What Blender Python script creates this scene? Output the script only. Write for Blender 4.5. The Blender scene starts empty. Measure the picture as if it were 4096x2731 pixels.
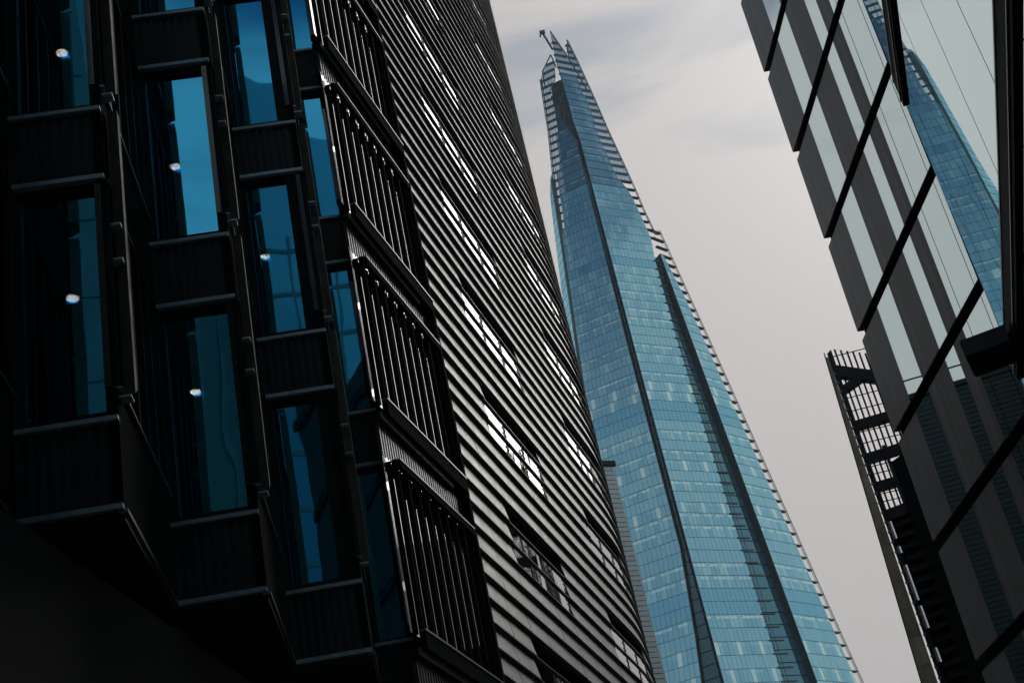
import bpy, math, random
from mathutils import Vector, Matrix, noise as mnoise
random.seed(7)
sc = bpy.context.scene
EYE = 1.6
def R(d): return math.radians(d)
def az(a): return (math.sin(R(a)), math.cos(R(a)))

# ------------------------------------------------------------------ camera
cam_d = bpy.data.cameras.new('camera')
cam = bpy.data.objects.new('camera', cam_d)
sc.collection.objects.link(cam)
sc.camera = cam
cam_d.sensor_width = 36.0; cam_d.lens = 50.0; cam_d.clip_start = 0.1; cam_d.clip_end = 5000.0
PITCH, ROLL = R(29.2), R(12.4)
F = Vector((0, math.cos(PITCH), math.sin(PITCH))); R0 = Vector((1, 0, 0)); U0 = R0.cross(F)
X = R0*math.cos(ROLL) - U0*math.sin(ROLL); Y = R0*math.sin(ROLL) + U0*math.cos(ROLL)
m = Matrix((X, Y, -F)).transposed().to_4x4(); m.translation = (0, 0, EYE)
cam.matrix_world = m

# ------------------------------------------------------------------ sky and sun
SUN_AZ, SUN_EL = 29.0, 37.0
wd = bpy.data.worlds.new('World'); sc.world = wd; wd.use_nodes = True
nt = wd.node_tree; N = nt.nodes; L = nt.links; N.clear()
out = N.new('ShaderNodeOutputWorld'); bg = N.new('ShaderNodeBackground'); bg.inputs[1].default_value = 0.1
sky = N.new('ShaderNodeTexSky'); sky.sky_type = 'NISHITA'; sky.sun_disc = False
sky.sun_elevation = R(SUN_EL); sky.sun_rotation = R(SUN_AZ); sky.air_density = 1.0; sky.dust_density = 0.6; sky.ozone_density = 1.5
tc = N.new('ShaderNodeTexCoord'); mp = N.new('ShaderNodeMapping')
mp.inputs['Rotation'].default_value = (R(18), R(10), R(20)); mp.inputs['Scale'].default_value = (1.1, 1.6, 4.2)
nz = N.new('ShaderNodeTexNoise'); nz.inputs['Scale'].default_value = 3.4; nz.inputs['Detail'].default_value = 8.0; nz.inputs['Roughness'].default_value = 0.55; nz.inputs['Distortion'].default_value = 0.7
sep = N.new('ShaderNodeSeparateXYZ')
elr = N.new('ShaderNodeMapRange'); elr.inputs[1].default_value = 0.50; elr.inputs[2].default_value = 0.71; elr.inputs[3].default_value = 1.50; elr.inputs[4].default_value = 0.22
nsc = N.new('ShaderNodeMath'); nsc.operation = 'MULTIPLY_ADD'; nsc.inputs[1].default_value = 2.6; nsc.inputs[2].default_value = -1.30
cov = N.new('ShaderNodeMath'); cov.operation = 'ADD'; cov.use_clamp = True
mix = N.new('ShaderNodeMix'); mix.data_type = 'RGBA'
mix.inputs['B'].default_value = (5.9, 5.55, 5.5, 1)
# veiled sun: the cloud sheet is brighter round the sun
sdir = N.new('ShaderNodeVectorMath'); sdir.operation = 'DOT_PRODUCT'
sdir.inputs[1].default_value = (math.sin(R(SUN_AZ))*math.cos(R(SUN_EL)), math.cos(R(SUN_AZ))*math.cos(R(SUN_EL)), math.sin(R(SUN_EL)))
mx0 = N.new('ShaderNodeMath'); mx0.operation = 'MAXIMUM'; mx0.inputs[1].default_value = 0.0
pw = N.new('ShaderNodeMath'); pw.operation = 'POWER'; pw.inputs[1].default_value = 38.0
gl_ = N.new('ShaderNodeMath'); gl_.operation = 'MULTIPLY_ADD'; gl_.inputs[1].default_value = 0.75; gl_.inputs[2].default_value = 0.98
cc = N.new('ShaderNodeVectorMath'); cc.operation = 'SCALE'; cc.inputs[0].default_value = (6.05, 5.78, 5.66)
L.new(tc.outputs['Generated'], sdir.inputs[0]); L.new(sdir.outputs['Value'], mx0.inputs[0]); L.new(mx0.outputs[0], pw.inputs[0]); L.new(pw.outputs[0], gl_.inputs[0]); L.new(gl_.outputs[0], cc.inputs['Scale']); L.new(cc.outputs[0], mix.inputs['B'])
L.new(tc.outputs['Generated'], mp.inputs[0]); L.new(mp.outputs[0], nz.inputs['Vector']); L.new(tc.outputs['Generated'], sep.inputs[0])
L.new(sep.outputs['Z'], elr.inputs[0]); L.new(nz.outputs[0], nsc.inputs[0]); L.new(nsc.outputs[0], cov.inputs[0]); L.new(elr.outputs[0], cov.inputs[1])
clr = N.new('ShaderNodeMapRange'); clr.inputs[1].default_value = -0.1; clr.inputs[2].default_value = 0.8; clr.inputs[3].default_value = 0.58; clr.inputs[4].default_value = 1.0
cvm = N.new('ShaderNodeMath'); cvm.operation = 'MULTIPLY'; L.new(sdir.outputs['Value'], clr.inputs[0]); L.new(clr.outputs[0], cvm.inputs[1]); L.new(cov.outputs[0], cvm.inputs[0])
L.new(cvm.outputs[0], mix.inputs['Factor']); ssc = N.new('ShaderNodeVectorMath'); ssc.operation = 'MULTIPLY'; ssc.inputs[1].default_value = (0.56, 0.66, 0.65); L.new(sky.outputs[0], ssc.inputs[0]); L.new(ssc.outputs[0], mix.inputs['A']); L.new(mix.outputs['Result'], bg.inputs[0]); L.new(bg.outputs[0], out.inputs[0])

sd = bpy.data.lights.new('sun', 'SUN'); sd.energy = 0.5; sd.angle = R(30); sd.color = (1.0, 0.95, 0.88)
so = bpy.data.objects.new('sun', sd); sc.collection.objects.link(so)
dv = Vector((math.sin(R(SUN_AZ))*math.cos(R(SUN_EL)), math.cos(R(SUN_AZ))*math.cos(R(SUN_EL)), math.sin(R(SUN_EL))))
so.rotation_euler = dv.to_track_quat('Z', 'Y').to_euler()

vs = sc.view_settings; vs.view_transform = 'Standard'; vs.look = 'None'; vs.exposure = 0.0; vs.gamma = 1.0; vs.use_curve_mapping = False

# ------------------------------------------------------------------ materials
def mat(name):
    mm = bpy.data.materials.new(name); mm.use_nodes = True
    return mm, mm.node_tree.nodes, mm.node_tree.links, mm.node_tree.nodes['Principled BSDF']
def principled(name, col, rough=0.5, metal=0.0, spec=0.5, noise=0.0, scale=8.0, stretch=(1, 1, 1), bump=0.0, bscale=40.0):
    mm, n, l, b = mat(name)
    b.inputs['Base Color'].default_value = (*col, 1); b.inputs['Roughness'].default_value = rough
    b.inputs['Metallic'].default_value = metal; b.inputs['Specular IOR Level'].default_value = spec
    if noise or bump:
        t = n.new('ShaderNodeTexCoord'); g = n.new('ShaderNodeNewGeometry'); mpp = n.new('ShaderNodeMapping'); mpp.inputs['Scale'].default_value = stretch
        l.new(g.outputs['Position'], mpp.inputs[0])
    if noise:
        x = n.new('ShaderNodeTexNoise'); x.inputs['Scale'].default_value = scale; x.inputs['Detail'].default_value = 6; x.inputs['Roughness'].default_value = 0.6
        l.new(mpp.outputs[0], x.inputs['Vector'])
        r = n.new('ShaderNodeMapRange'); r.inputs[1].default_value = 0.3; r.inputs[2].default_value = 0.7; r.inputs[3].default_value = 1-noise; r.inputs[4].default_value = 1+noise
        l.new(x.outputs[0], r.inputs[0])
        oi = n.new('ShaderNodeObjectInfo'); r2 = n.new('ShaderNodeMapRange'); r2.inputs[3].default_value = 1-noise*0.5; r2.inputs[4].default_value = 1+noise*0.5
        l.new(oi.outputs['Random'], r2.inputs[0])
        mu = n.new('ShaderNodeMath'); mu.operation = 'MULTIPLY'; l.new(r.outputs[0], mu.inputs[0]); l.new(r2.outputs[0], mu.inputs[1])
        h = n.new('ShaderNodeVectorMath'); h.operation = 'SCALE'; h.inputs[0].default_value = col
        l.new(mu.outputs[0], h.inputs['Scale']); l.new(h.outputs[0], b.inputs['Base Color'])
        rr = n.new('ShaderNodeMapRange'); rr.inputs[1].default_value = 0.3; rr.inputs[2].default_value = 0.7; rr.inputs[3].default_value = max(0.02, rough*0.8); rr.inputs[4].default_value = min(1, rough*1.2)
        l.new(x.outputs[0], rr.inputs[0]); l.new(rr.outputs[0], b.inputs['Roughness'])
    if bump:
        x2 = n.new('ShaderNodeTexNoise'); x2.inputs['Scale'].default_value = bscale; x2.inputs['Detail'].default_value = 3
        l.new(mpp.outputs[0], x2.inputs['Vector'])
        bu = n.new('ShaderNodeBump'); bu.inputs['Strength'].default_value = bump; bu.inputs['Distance'].default_value = 0.02
        l.new(x2.outputs[0], bu.inputs['Height']); l.new(bu.outputs[0], b.inputs['Normal'])
    return mm
def glass(name, tint, body, refl_lo, refl_hi, rough=0.02, wave=0.0, wscale=0.6, transp=None, wstretch=(1, 1, 0.4)):
    """coated glass: tinted mirror reflection over a dark body (or over real transparency)"""
    mm, n, l, b = mat(name); n.remove(b); o = n['Material Output']
    g = n.new('ShaderNodeBsdfGlossy'); g.inputs['Color'].default_value = (*tint, 1); g.inputs['Roughness'].default_value = rough
    if transp: d = n.new('ShaderNodeBsdfTransparent'); d.inputs[0].default_value = (*transp, 1)
    else: d = n.new('ShaderNodeBsdfDiffuse'); d.inputs[0].default_value = (*body, 1)
    lw = n.new('ShaderNodeLayerWeight'); lw.inputs[0].default_value = 0.35
    r = n.new('ShaderNodeMapRange'); r.inputs[3].default_value = refl_lo; r.inputs[4].default_value = refl_hi
    l.new(lw.outputs['Facing'], r.inputs[0])
    mx = n.new('ShaderNodeMixShader'); l.new(r.outputs[0], mx.inputs[0]); l.new(d.outputs[0], mx.inputs[1]); l.new(g.outputs[0], mx.inputs[2]); l.new(mx.outputs[0], o.inputs[0])
    if wave:
        ge = n.new('ShaderNodeNewGeometry'); mpp = n.new('ShaderNodeMapping'); mpp.inputs['Scale'].default_value = wstretch
        x = n.new('ShaderNodeTexNoise'); x.inputs['Scale'].default_value = wscale; x.inputs['Detail'].default_value = 1.5
        bu = n.new('ShaderNodeBump'); bu.inputs['Strength'].default_value = wave; bu.inputs['Distance'].default_value = 0.05
        l.new(ge.outputs['Position'], mpp.inputs[0]); l.new(mpp.outputs[0], x.inputs['Vector']); l.new(x.outputs[0], bu.inputs['Height']); l.new(bu.outputs[0], g.inputs['Normal'])
    return mm
def attr_glass(name, tint, refl_lo, refl_hi, transp=0.0, rough=0.06):
    """tower pane: tinted reflection over an interior (blinds, ceilings) whose colour is stored per pane"""
    mm, n, l, b = mat(name); n.remove(b); o = n['Material Output']
    g = n.new('ShaderNodeBsdfGlossy'); g.inputs['Color'].default_value = (*tint, 1); g.inputs['Roughness'].default_value = rough
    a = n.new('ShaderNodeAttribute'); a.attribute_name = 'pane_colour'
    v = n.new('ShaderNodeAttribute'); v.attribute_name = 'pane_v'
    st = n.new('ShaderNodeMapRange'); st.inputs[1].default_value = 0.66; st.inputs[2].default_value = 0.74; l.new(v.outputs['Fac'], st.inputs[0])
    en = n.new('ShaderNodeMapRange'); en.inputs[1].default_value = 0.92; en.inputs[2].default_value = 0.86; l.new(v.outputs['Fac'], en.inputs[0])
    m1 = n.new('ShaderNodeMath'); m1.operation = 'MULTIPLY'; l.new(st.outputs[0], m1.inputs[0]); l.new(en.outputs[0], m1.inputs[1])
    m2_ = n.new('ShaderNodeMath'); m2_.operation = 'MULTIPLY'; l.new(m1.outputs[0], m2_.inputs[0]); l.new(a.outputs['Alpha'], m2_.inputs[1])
    cm = n.new('ShaderNodeMix'); cm.data_type = 'RGBA'; l.new(m2_.outputs[0], cm.inputs['Factor']); l.new(a.outputs['Color'], cm.inputs['A']); cm.inputs['B'].default_value = (0.75, 0.85, 0.88, 1)  # pale strip paints ceiling light near the top of the pane
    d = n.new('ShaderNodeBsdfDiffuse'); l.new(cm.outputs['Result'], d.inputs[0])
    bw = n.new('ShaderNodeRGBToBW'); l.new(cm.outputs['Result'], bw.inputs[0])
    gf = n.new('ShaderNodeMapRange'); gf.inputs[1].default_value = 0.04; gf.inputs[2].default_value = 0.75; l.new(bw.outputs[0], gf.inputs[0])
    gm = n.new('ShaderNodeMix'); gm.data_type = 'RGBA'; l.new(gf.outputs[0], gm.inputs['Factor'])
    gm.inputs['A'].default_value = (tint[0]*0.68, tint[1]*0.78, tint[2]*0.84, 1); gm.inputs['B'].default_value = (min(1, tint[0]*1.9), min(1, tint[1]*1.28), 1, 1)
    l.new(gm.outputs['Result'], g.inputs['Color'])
    lw = n.new('ShaderNodeLayerWeight'); lw.inputs[0].default_value = 0.35
    r = n.new('ShaderNodeMapRange'); r.inputs[3].default_value = refl_lo; r.inputs[4].default_value = refl_hi
    l.new(lw.outputs['Facing'], r.inputs[0])
    mx = n.new('ShaderNodeMixShader'); l.new(r.outputs[0], mx.inputs[0]); l.new(g.outputs[0], mx.inputs[2])
    if transp:
        tr = n.new('ShaderNodeBsdfTransparent'); tr.inputs[0].default_value = (0.88, 0.95, 0.97, 1)
        m2 = n.new('ShaderNodeMixShader'); m2.inputs[0].default_value = transp
        l.new(d.outputs[0], m2.inputs[1]); l.new(tr.outputs[0], m2.inputs[2]); l.new(m2.outputs[0], mx.inputs[1])
    else: l.new(d.outputs[0], mx.inputs[1])
    l.new(mx.outputs[0], o.inputs[0])
    return mm
def emitter(name, col, s):
    mm, n, l, b = mat(name)
    b.inputs['Base Color'].default_value = (0.8, 0.8, 0.8, 1); b.inputs['Emission Color'].default_value = (*col, 1); b.inputs['Emission Strength'].default_value = s
    return mm
def stripe_metal(name, col, rough, metal, freq, frame_u, depth=0.6, spec=0.5):
    """fine vertical profile as relief, running along a wall direction"""
    mm, n, l, b = mat(name)
    b.inputs['Base Color'].default_value = (*col, 1); b.inputs['Roughness'].default_value = rough; b.inputs['Metallic'].default_value = metal; b.inputs['Specular IOR Level'].default_value = spec
    g = n.new('ShaderNodeNewGeometry'); dp = n.new('ShaderNodeVectorMath'); dp.operation = 'DOT_PRODUCT'; dp.inputs[1].default_value = (*frame_u, 0)
    l.new(g.outputs['Position'], dp.inputs[0])
    ml = n.new('ShaderNodeMath'); ml.operation = 'MULTIPLY'; ml.inputs[1].default_value = freq*2*math.pi
    sn = n.new('ShaderNodeMath'); sn.operation = 'SINE'; l.new(dp.outputs['Value'], ml.inputs[0]); l.new(ml.outputs[0], sn.inputs[0])
    nz = n.new('ShaderNodeTexNoise'); nz.noise_dimensions = '1D'; nz.inputs['Scale'].default_value = 2.6; nz.inputs['Detail'].default_value = 3; l.new(dp.outputs['Value'], nz.inputs['W'])
    r = n.new('ShaderNodeMapRange'); r.inputs[1].default_value = 0.25; r.inputs[2].default_value = 0.75; r.inputs[3].default_value = 0.65; r.inputs[4].default_value = 1.4
    l.new(nz.outputs[0], r.inputs[0])
    h = n.new('ShaderNodeVectorMath'); h.operation = 'SCALE'; h.inputs[0].default_value = col; l.new(r.outputs[0], h.inputs['Scale']); l.new(h.outputs[0], b.inputs['Base Color'])
    bu = n.new('ShaderNodeBump'); bu.inputs['Strength'].default_value = depth; bu.inputs['Distance'].default_value = 0.01
    l.new(sn.outputs[0], bu.inputs['Height']); l.new(bu.outputs[0], b.inputs['Normal'])
    return mm

M = {}
M['black'] = principled('black_coated_metal', (0.020, 0.029, 0.031), 0.5, 0.0, 0.10, noise=0.25, scale=5)
M['spandrel'] = principled('dark_ribbed_metal', (0.034, 0.054, 0.060), 0.45, 0.0, 0.3, noise=0.25, scale=4)
M['sill'] = principled('sill_aluminium', (0.46, 0.64, 0.70), 0.40, 0.35, 0.5, noise=0.2, scale=6)
M['trim'] = principled('edge_trim', (0.30, 0.33, 0.33), 0.3, 0.85, 0.5)
M['fin'] = principled('bronze_fin', (0.095, 0.10, 0.078), 0.55, 0.0, 0.2, noise=0.3, scale=3)
M['interior'] = principled('dark_interior', (0.008, 0.009, 0.009), 0.8)
M['bay_glass'] = glass('bay_window_glass', (0.075, 0.62, 1.0), (0, 0, 0), 0.80, 0.95, 0.015, wave=0.09, wscale=0.9, transp=(0.5, 0.52, 0.52), wstretch=(1, 1, 0.5))  # strong tint carries the blue of the reflected sky
M['dark_glass'] = glass('dark_return_glass', (0.5, 0.6, 0.6), (0.004, 0.005, 0.005), 0.06, 0.5, 0.05, wave=0.05)
M['louvre_glass'] = glass('louvre_glass', (0.95, 0.95, 0.97), (0.004, 0.006, 0.006), 0.25, 1.0, 0.03, wave=0.03)
M['louvre'] = principled('louvre_metal', (0.012, 0.017, 0.017), 0.8, 0.0, 0.02)
M['rib_light'] = principled('bright_ribbed_metal', (0.30, 0.31, 0.32), 0.28, 0.9)
M['clad'] = principled('grey_zinc_cladding', (0.112, 0.118, 0.115), 0.32, 0.8, 0.5, noise=0.16, scale=2.2, stretch=(1, 1, 1.4), bump=0.10, bscale=55)
M['ledge'] = principled('ledge_metal', (0.16, 0.18, 0.18), 0.42, 0.5, 0.5, noise=0.12, scale=4)
M['core'] = principled('dark_core', (0.013, 0.016, 0.016), 0.8)
M['clad_glass'] = glass('clad_window_glass', (0.80, 0.79, 0.82), (0.01, 0.012, 0.012), 0.25, 1.0, 0.03, wave=0.28, wscale=1.1)
M['frame'] = principled('window_frame_metal', (0.06, 0.06, 0.06), 0.4, 0.3)
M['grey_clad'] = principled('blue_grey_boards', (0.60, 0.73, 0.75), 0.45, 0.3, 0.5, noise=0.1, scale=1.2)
M['darkened_clad'] = principled('boards_darkened_for_mirror', (0.055, 0.085, 0.09), 0.5, 0.2, 0.4, noise=0.15, scale=0.8)  # darker look of the mirrored wall is put into this board colour
M['brick_behind'] = principled('brown_brick_render', (0.08, 0.07, 0.055), 0.7, noise=0.4, scale=0.3)
M['grey_dark'] = principled('board_shadow_gap', (0.045, 0.055, 0.057), 0.7)
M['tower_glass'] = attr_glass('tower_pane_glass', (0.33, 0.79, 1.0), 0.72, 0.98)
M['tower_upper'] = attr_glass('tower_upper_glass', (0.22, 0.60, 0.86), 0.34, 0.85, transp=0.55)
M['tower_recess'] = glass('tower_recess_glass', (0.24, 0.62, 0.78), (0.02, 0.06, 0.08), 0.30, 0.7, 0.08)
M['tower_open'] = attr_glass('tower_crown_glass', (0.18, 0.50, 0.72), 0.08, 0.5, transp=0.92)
M['tower_mull'] = principled('tower_mullions', (0.08, 0.19, 0.25), 0.4, 0.3)
M['tower_steel'] = principled('tower_dark_steel', (0.07, 0.115, 0.13), 0.45, 0.3)
M['tower_body'] = principled('tower_interior', (0.035, 0.075, 0.09), 0.7)
M['tower_slot'] = glass('tower_slot_glass', (0.25, 0.50, 0.60), (0.03, 0.055, 0.065), 0.16, 0.6, 0.08)
uLF = az(-6.7); uRF = az(12.2)
M['frit'] = stripe_metal('fluted_grey_panel', (0.070, 0.112, 0.122), 0.45, 0.1, 22.0, uLF, 0.35)
M['mirror_glass'] = glass('mirror_facade_glass', (0.82, 0.97, 0.98), (0.006, 0.014, 0.014), 0.66, 1.0, 0.008, wave=0.07, wscale=0.5, wstretch=(1, 1, 0.3))
M['bar'] = principled('transom_black', (0.010, 0.014, 0.014), 0.6, 0.0, 0.08)
M['bar_edge'] = principled('transom_edge', (0.16, 0.16, 0.15), 0.35, 0.8)
M['tan'] = principled('weathered_tan_boards', (0.68, 0.60, 0.44), 0.6, 0.0, 0.3, noise=0.35, scale=1.4, stretch=(2, 2, 0.3), bump=0.2, bscale=8)
M['steel'] = principled('dark_blue_steel', (0.05, 0.062, 0.075), 0.42, 0.3, 0.5, noise=0.2, scale=1.5)
M['bolt'] = principled('galvanised_bolt', (0.35, 0.38, 0.4), 0.35, 0.8)
M['reflection_tube'] = principled('white_reflection_tube', (0.85, 0.88, 0.9), 0.2, 0.7)
M['paving'] = principled('stone_paving', (0.16, 0.155, 0.15), 0.75, 0.0, 0.3, noise=0.2, scale=0.6)
M['roofing'] = principled('roof_membrane', (0.1, 0.1, 0.1), 0.8)
M['lamp'] = emitter('warm_white_lamp', (1.0, 0.86, 0.70), 45.0)
M['lamp_rim'] = principled('lamp_rim', (0.5, 0.5, 0.5), 0.4)
M['facade_behind'] = principled('dull_facade', (0.075, 0.085, 0.09), 0.5, 0.0, 0.4, noise=0.3, scale=0.4)

# ------------------------------------------------------------------ mesh helpers
COL = sc.collection
class Fr:
    """a vertical wall frame: s along the wall, n outwards, z up (z above the eye level EYE)"""
    def __init__(s, o, u, n): s.o = Vector((*o, 0)); s.u = Vector((*u, 0)); s.n = Vector((*n, 0))
    def P(s, a, b, z): return s.o + s.u*a + s.n*b + Vector((0, 0, z + EYE))
class MB:
    def __init__(s): s.v = []; s.f = []; s.c = []
    def hexa(s, p, col=None):
        i = len(s.v); s.v += [tuple(q) for q in p]
        fs = [(0, 3, 2, 1), (4, 5, 6, 7), (0, 1, 5, 4), (1, 2, 6, 5), (2, 3, 7, 6), (3, 0, 4, 7)]
        s.f += [tuple(i+k for k in f) for f in fs]
        if col is not None: s.c += [col]*6
        return s
    def box(s, fr, s0, s1, n0, n1, z0, z1):
        return s.hexa([fr.P(s0, n0, z0), fr.P(s1, n0, z0), fr.P(s1, n1, z0), fr.P(s0, n1, z0), fr.P(s0, n0, z1), fr.P(s1, n0, z1), fr.P(s1, n1, z1), fr.P(s0, n1, z1)])
    def poly(s, pts):
        i = len(s.v); s.v += [tuple(p) for p in pts]; s.f.append(tuple(range(i, i+len(pts)))); return s
    def bar(s, a, b, w, h=None, up=Vector((0, 0, 1))):
        h = h or w; a = Vector(a); b = Vector(b); d = (b-a).normalized()
        x = d.cross(up)
        if x.length < 1e-4: x = d.cross(Vector((0, 1, 0)))
        x.normalize(); y = x.cross(d)
        q = [(-w/2, -h/2), (w/2, -h/2), (w/2, h/2), (-w/2, h/2)]
        return s.hexa([a+x*i+y*j for i, j in q] + [b+x*i+y*j for i, j in q])
    def tube(s, a, b, r, n=8):
        a = Vector(a); b = Vector(b); d = (b-a).normalized(); x = d.cross(Vector((0.3, 0.2, 1)) if abs(d.z) < 0.9 else Vector((0, 1, 0))).normalized(); y = d.cross(x)
        i = len(s.v)
        for c in (a, b): s.v += [tuple(c + x*r*math.cos(2*math.pi*k/n) + y*r*math.sin(2*math.pi*k/n)) for k in range(n)]
        s.f += [(i+k, i+(k+1) % n, i+n+(k+1) % n, i+n+k) for k in range(n)] + [tuple(range(i+n-1, i-1, -1)), tuple(range(i+n, i+2*n))]
        return s
    def mesh(s, name, m):
        me = bpy.data.meshes.new(name); me.from_pydata(s.v, [], s.f)
        if s.c:
            a = me.attributes.new('pane_colour', 'FLOAT_COLOR', 'FACE')
            for k, c in enumerate(s.c): a.data[k].color = c if len(c) == 4 else (*c, 0)
            a = me.attributes.new('pane_v', 'FLOAT', 'POINT')
            for k in range(len(s.v)): a.data[k].value = 1.0 if k % 8 >= 4 else 0.0
        me.materials.append(m); me.update(); return me
    def build(s, name, m, parent=None, kind=None):
        o = bpy.data.objects.new(name, s.mesh(name, m)); COL.objects.link(o)
        if parent: o.parent = parent; o.matrix_parent_inverse = Matrix.Translation(-wloc(parent))
        if kind: o['kind'] = kind
        return o
def wloc(o):
    v = Vector(o.location)
    return v if o.parent is None or o.type == 'EMPTY' else Vector((0, 0, 0)) + (wloc(o.parent) if False else Vector((0, 0, 0)))
def tag(o, label, cat, group=None):
    o['label'] = label; o['category'] = cat
    if group: o['group'] = group
    return o
def thing(name, label, cat, loc=(0, 0, 0), group=None):
    o = bpy.data.objects.new(name, None); COL.objects.link(o); o.location = loc; return tag(o, label, cat, group)
def inst(name, mesh, loc, parent, rotz=0.0):
    o = bpy.data.objects.new(name, mesh); COL.objects.link(o); o.parent = parent
    o.matrix_parent_inverse = Matrix.Translation(-wloc(parent)); o.location = loc; o.rotation_euler = (0, 0, rotz); return o

# ------------------------------------------------------------------ ground
g = MB().poly([(-1500, -1500, 0), (1500, -1500, 0), (1500, 1500, 0), (-1500, 1500, 0)]).build('ground', M['paving'], kind='structure')

# ------------------------------------------------------------------ frames of the walls
A_W = 12.1
LW = Fr((-6.326, 1.356), az(A_W), (math.cos(R(A_W)), -math.sin(R(A_W))))       # left street wall
LF = Fr((16.596, 1.950), uLF, (-math.cos(R(6.7)), -math.sin(R(6.7))))          # right building, far facet
RF = Fr((2.2*math.cos(R(12.2)), -2.2*math.sin(R(12.2))), uRF, (-math.cos(R(12.2)), math.sin(R(12.2))))         # right building, near facet
fr_d = Vector((*az(82.7), 0)); ret_d = Vector((*az(-7.3), 0))

# ================================================================== dark office building with stepped bays
H = 3.9; S = [6.88 + H*k for k in range(6)]
office = thing('dark_office_building', 'near-black office building with stepped window bays and vertical louvre boxes on the left', 'building', (-8, 14, 0))
STEP = Vector((0.645, 2.83, 0))
R1 = Vector((-3.91, 12.08, 0))
bays = []
for i in range(-1, 4):
    rc = R1 + STEP*i; w = 1.02
    if i == 3: rc = R1 + STEP*2 + ret_d*2.72 + fr_d*0.58; w = 0.58
    bays.append((i, rc, w))
for i, rc, w in bays:
    FB = Fr((rc.x, rc.y), (fr_d.x, fr_d.y), (-ret_d.x, -ret_d.y))        # front of the bay: s in [-w, 0]
    RB = Fr((rc.x, rc.y), (ret_d.x, ret_d.y), (fr_d.x, fr_d.y))          # return of the bay: s in [0, 2.72]
    seen = i >= 0
    for k in range(5):
        zs = S[k]
        if seen:
            sp = MB().box(FB, -w+0.02, -0.02, -0.10, -0.03, zs-1.0+0.06, zs-0.05).build('spandrel_panel', M['spandrel'], office)
            nr = 9 if w > 0.8 else 5
            for q in range(nr):
                c = -w + (q+0.5)*w/nr
                MB().box(FB, c-0.030, c+0.030, -0.03, 0.0, zs-1.0+0.06, zs-0.05).build('rib', M['spandrel'], sp)
            MB().box(FB, -w, 0.0, -0.06, 0.05, zs-0.05, zs).build('sill', M['sill'], office)
            MB().box(FB, -w, 0.0, -0.06, 0.05, zs-1.0, zs-1.0+0.055).build('sill', M['sill'], office)
            if k < 4:
                z0, z1 = zs, zs+2.9; fw = 0.09 if w > 0.8 else 0.05; fr_ = 0.25 if i == 2 else fw
                wf = MB().box(FB, -w+0.03, -w+0.03+fw, -0.15, -0.03, z0, z1).box(FB, -fr_-0.03, -0.03, -0.15, -0.03, z0, z1).box(FB, -w+0.03+fw, -0.03-fr_, -0.15, -0.03, z0, z0+fw).box(FB, -w+0.03+fw, -0.03-fr_, -0.15, -0.03, z1-fw, z1).build('window', M['black'], office)
                MB().box(FB, -w+0.03+fw, -0.03-fr_, -0.12, -0.10, z0+fw, z1-fw).build('pane', M['bay_glass'], wf)
                MB().box(FB, -w, 0.0, -2.9, -0.16, z1+0.02, zs+H-0.06).build('ceiling_slab', M['interior'], office)
        # return wall behind this bay
        MB().box(RB, 0.0, 2.72, -0.10, 0.0, zs-1.0, zs+0.33).build('return_panel', M['louvre'], office)
        MB().box(RB, 0.0, 2.72, -0.06, 0.035, zs-1.0-0.03, zs-1.0+0.012).build('edge_trim', M['trim'] if k == 0 else M['black'], office)
        if k < 4:
            MB().box(RB, 0.03, 2.70, -0.05, 0.045, zs+0.33, zs+0.355).build('edge_trim', M['trim'], office)
            MB().box(RB, 0.0, 2.72, -0.12, -0.05, zs+0.355, zs+2.9).build('return_glass', M['dark_glass'], office)
            for q in range(6):
                c = 0.06 + q*0.52
                MB().box(RB, c-0.03, c+0.03, -0.05, 0.02, zs+0.36, zs+2.9).build('mullion', M['black'], office)
            # bevelled fin standing off the corner
            p = [RB.P(0.20, 0.03, zs+0.30), RB.P(0.34, 0.03, zs+0.42), RB.P(0.34, 0.14, zs+0.46), RB.P(0.20, 0.14, zs+0.34)]
            t = [RB.P(0.20, 0.03, zs+H+0.10), RB.P(0.34, 0.03, zs+H+0.10), RB.P(0.34, 0.14, zs+H+0.10), RB.P(0.20, 0.14, zs+H+0.10)]
            MB().hexa(p+t).build('fin', M['fin'], office)
            for q in (0.25, 1.9, 2.35):
                MB().box(RB, 0.08, 0.22, -0.02, 0.12, zs+q, zs+q+0.025).build('fin_bracket', M['sill'], office)
# soffit and mass above and behind
bk = [R1 + STEP*(-2), R1 + STEP*4]
MB().hexa([tuple(p) for p in [(-12, 4, 0.0), (-5.2, 5.0, 0.0), (-3.7, 20.4, 0.0), (-12, 20.4, 0.0), (-12, 4, S[0]-1.3+EYE), (-5.2, 5.0, S[0]-1.3+EYE), (-3.7, 20.4, S[0]-1.3+EYE), (-12, 20.4, S[0]-1.3+EYE)]]).build('ground_storey_wall', M['core'], office)
for i, rc, w in bays:
    FB = Fr((rc.x, rc.y), (fr_d.x, fr_d.y), (-ret_d.x, -ret_d.y))
    MB().box(FB, -w, 0.0, -2.72, -0.02, S[0]-1.10, S[0]-1.0-0.005).build('soffit', M['black'], office)
    MB().box(FB, -w-2.5, 0.0, -3.3, -2.95, S[0]-1.0, S[4]).build('back_wall', M['interior'], office)
    MB().box(FB, -w-3.0, 0.0, -3.2, 0.0, S[4]+0.05, S[4]+9.0).build('upper_wall', M['core'], office)

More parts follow.
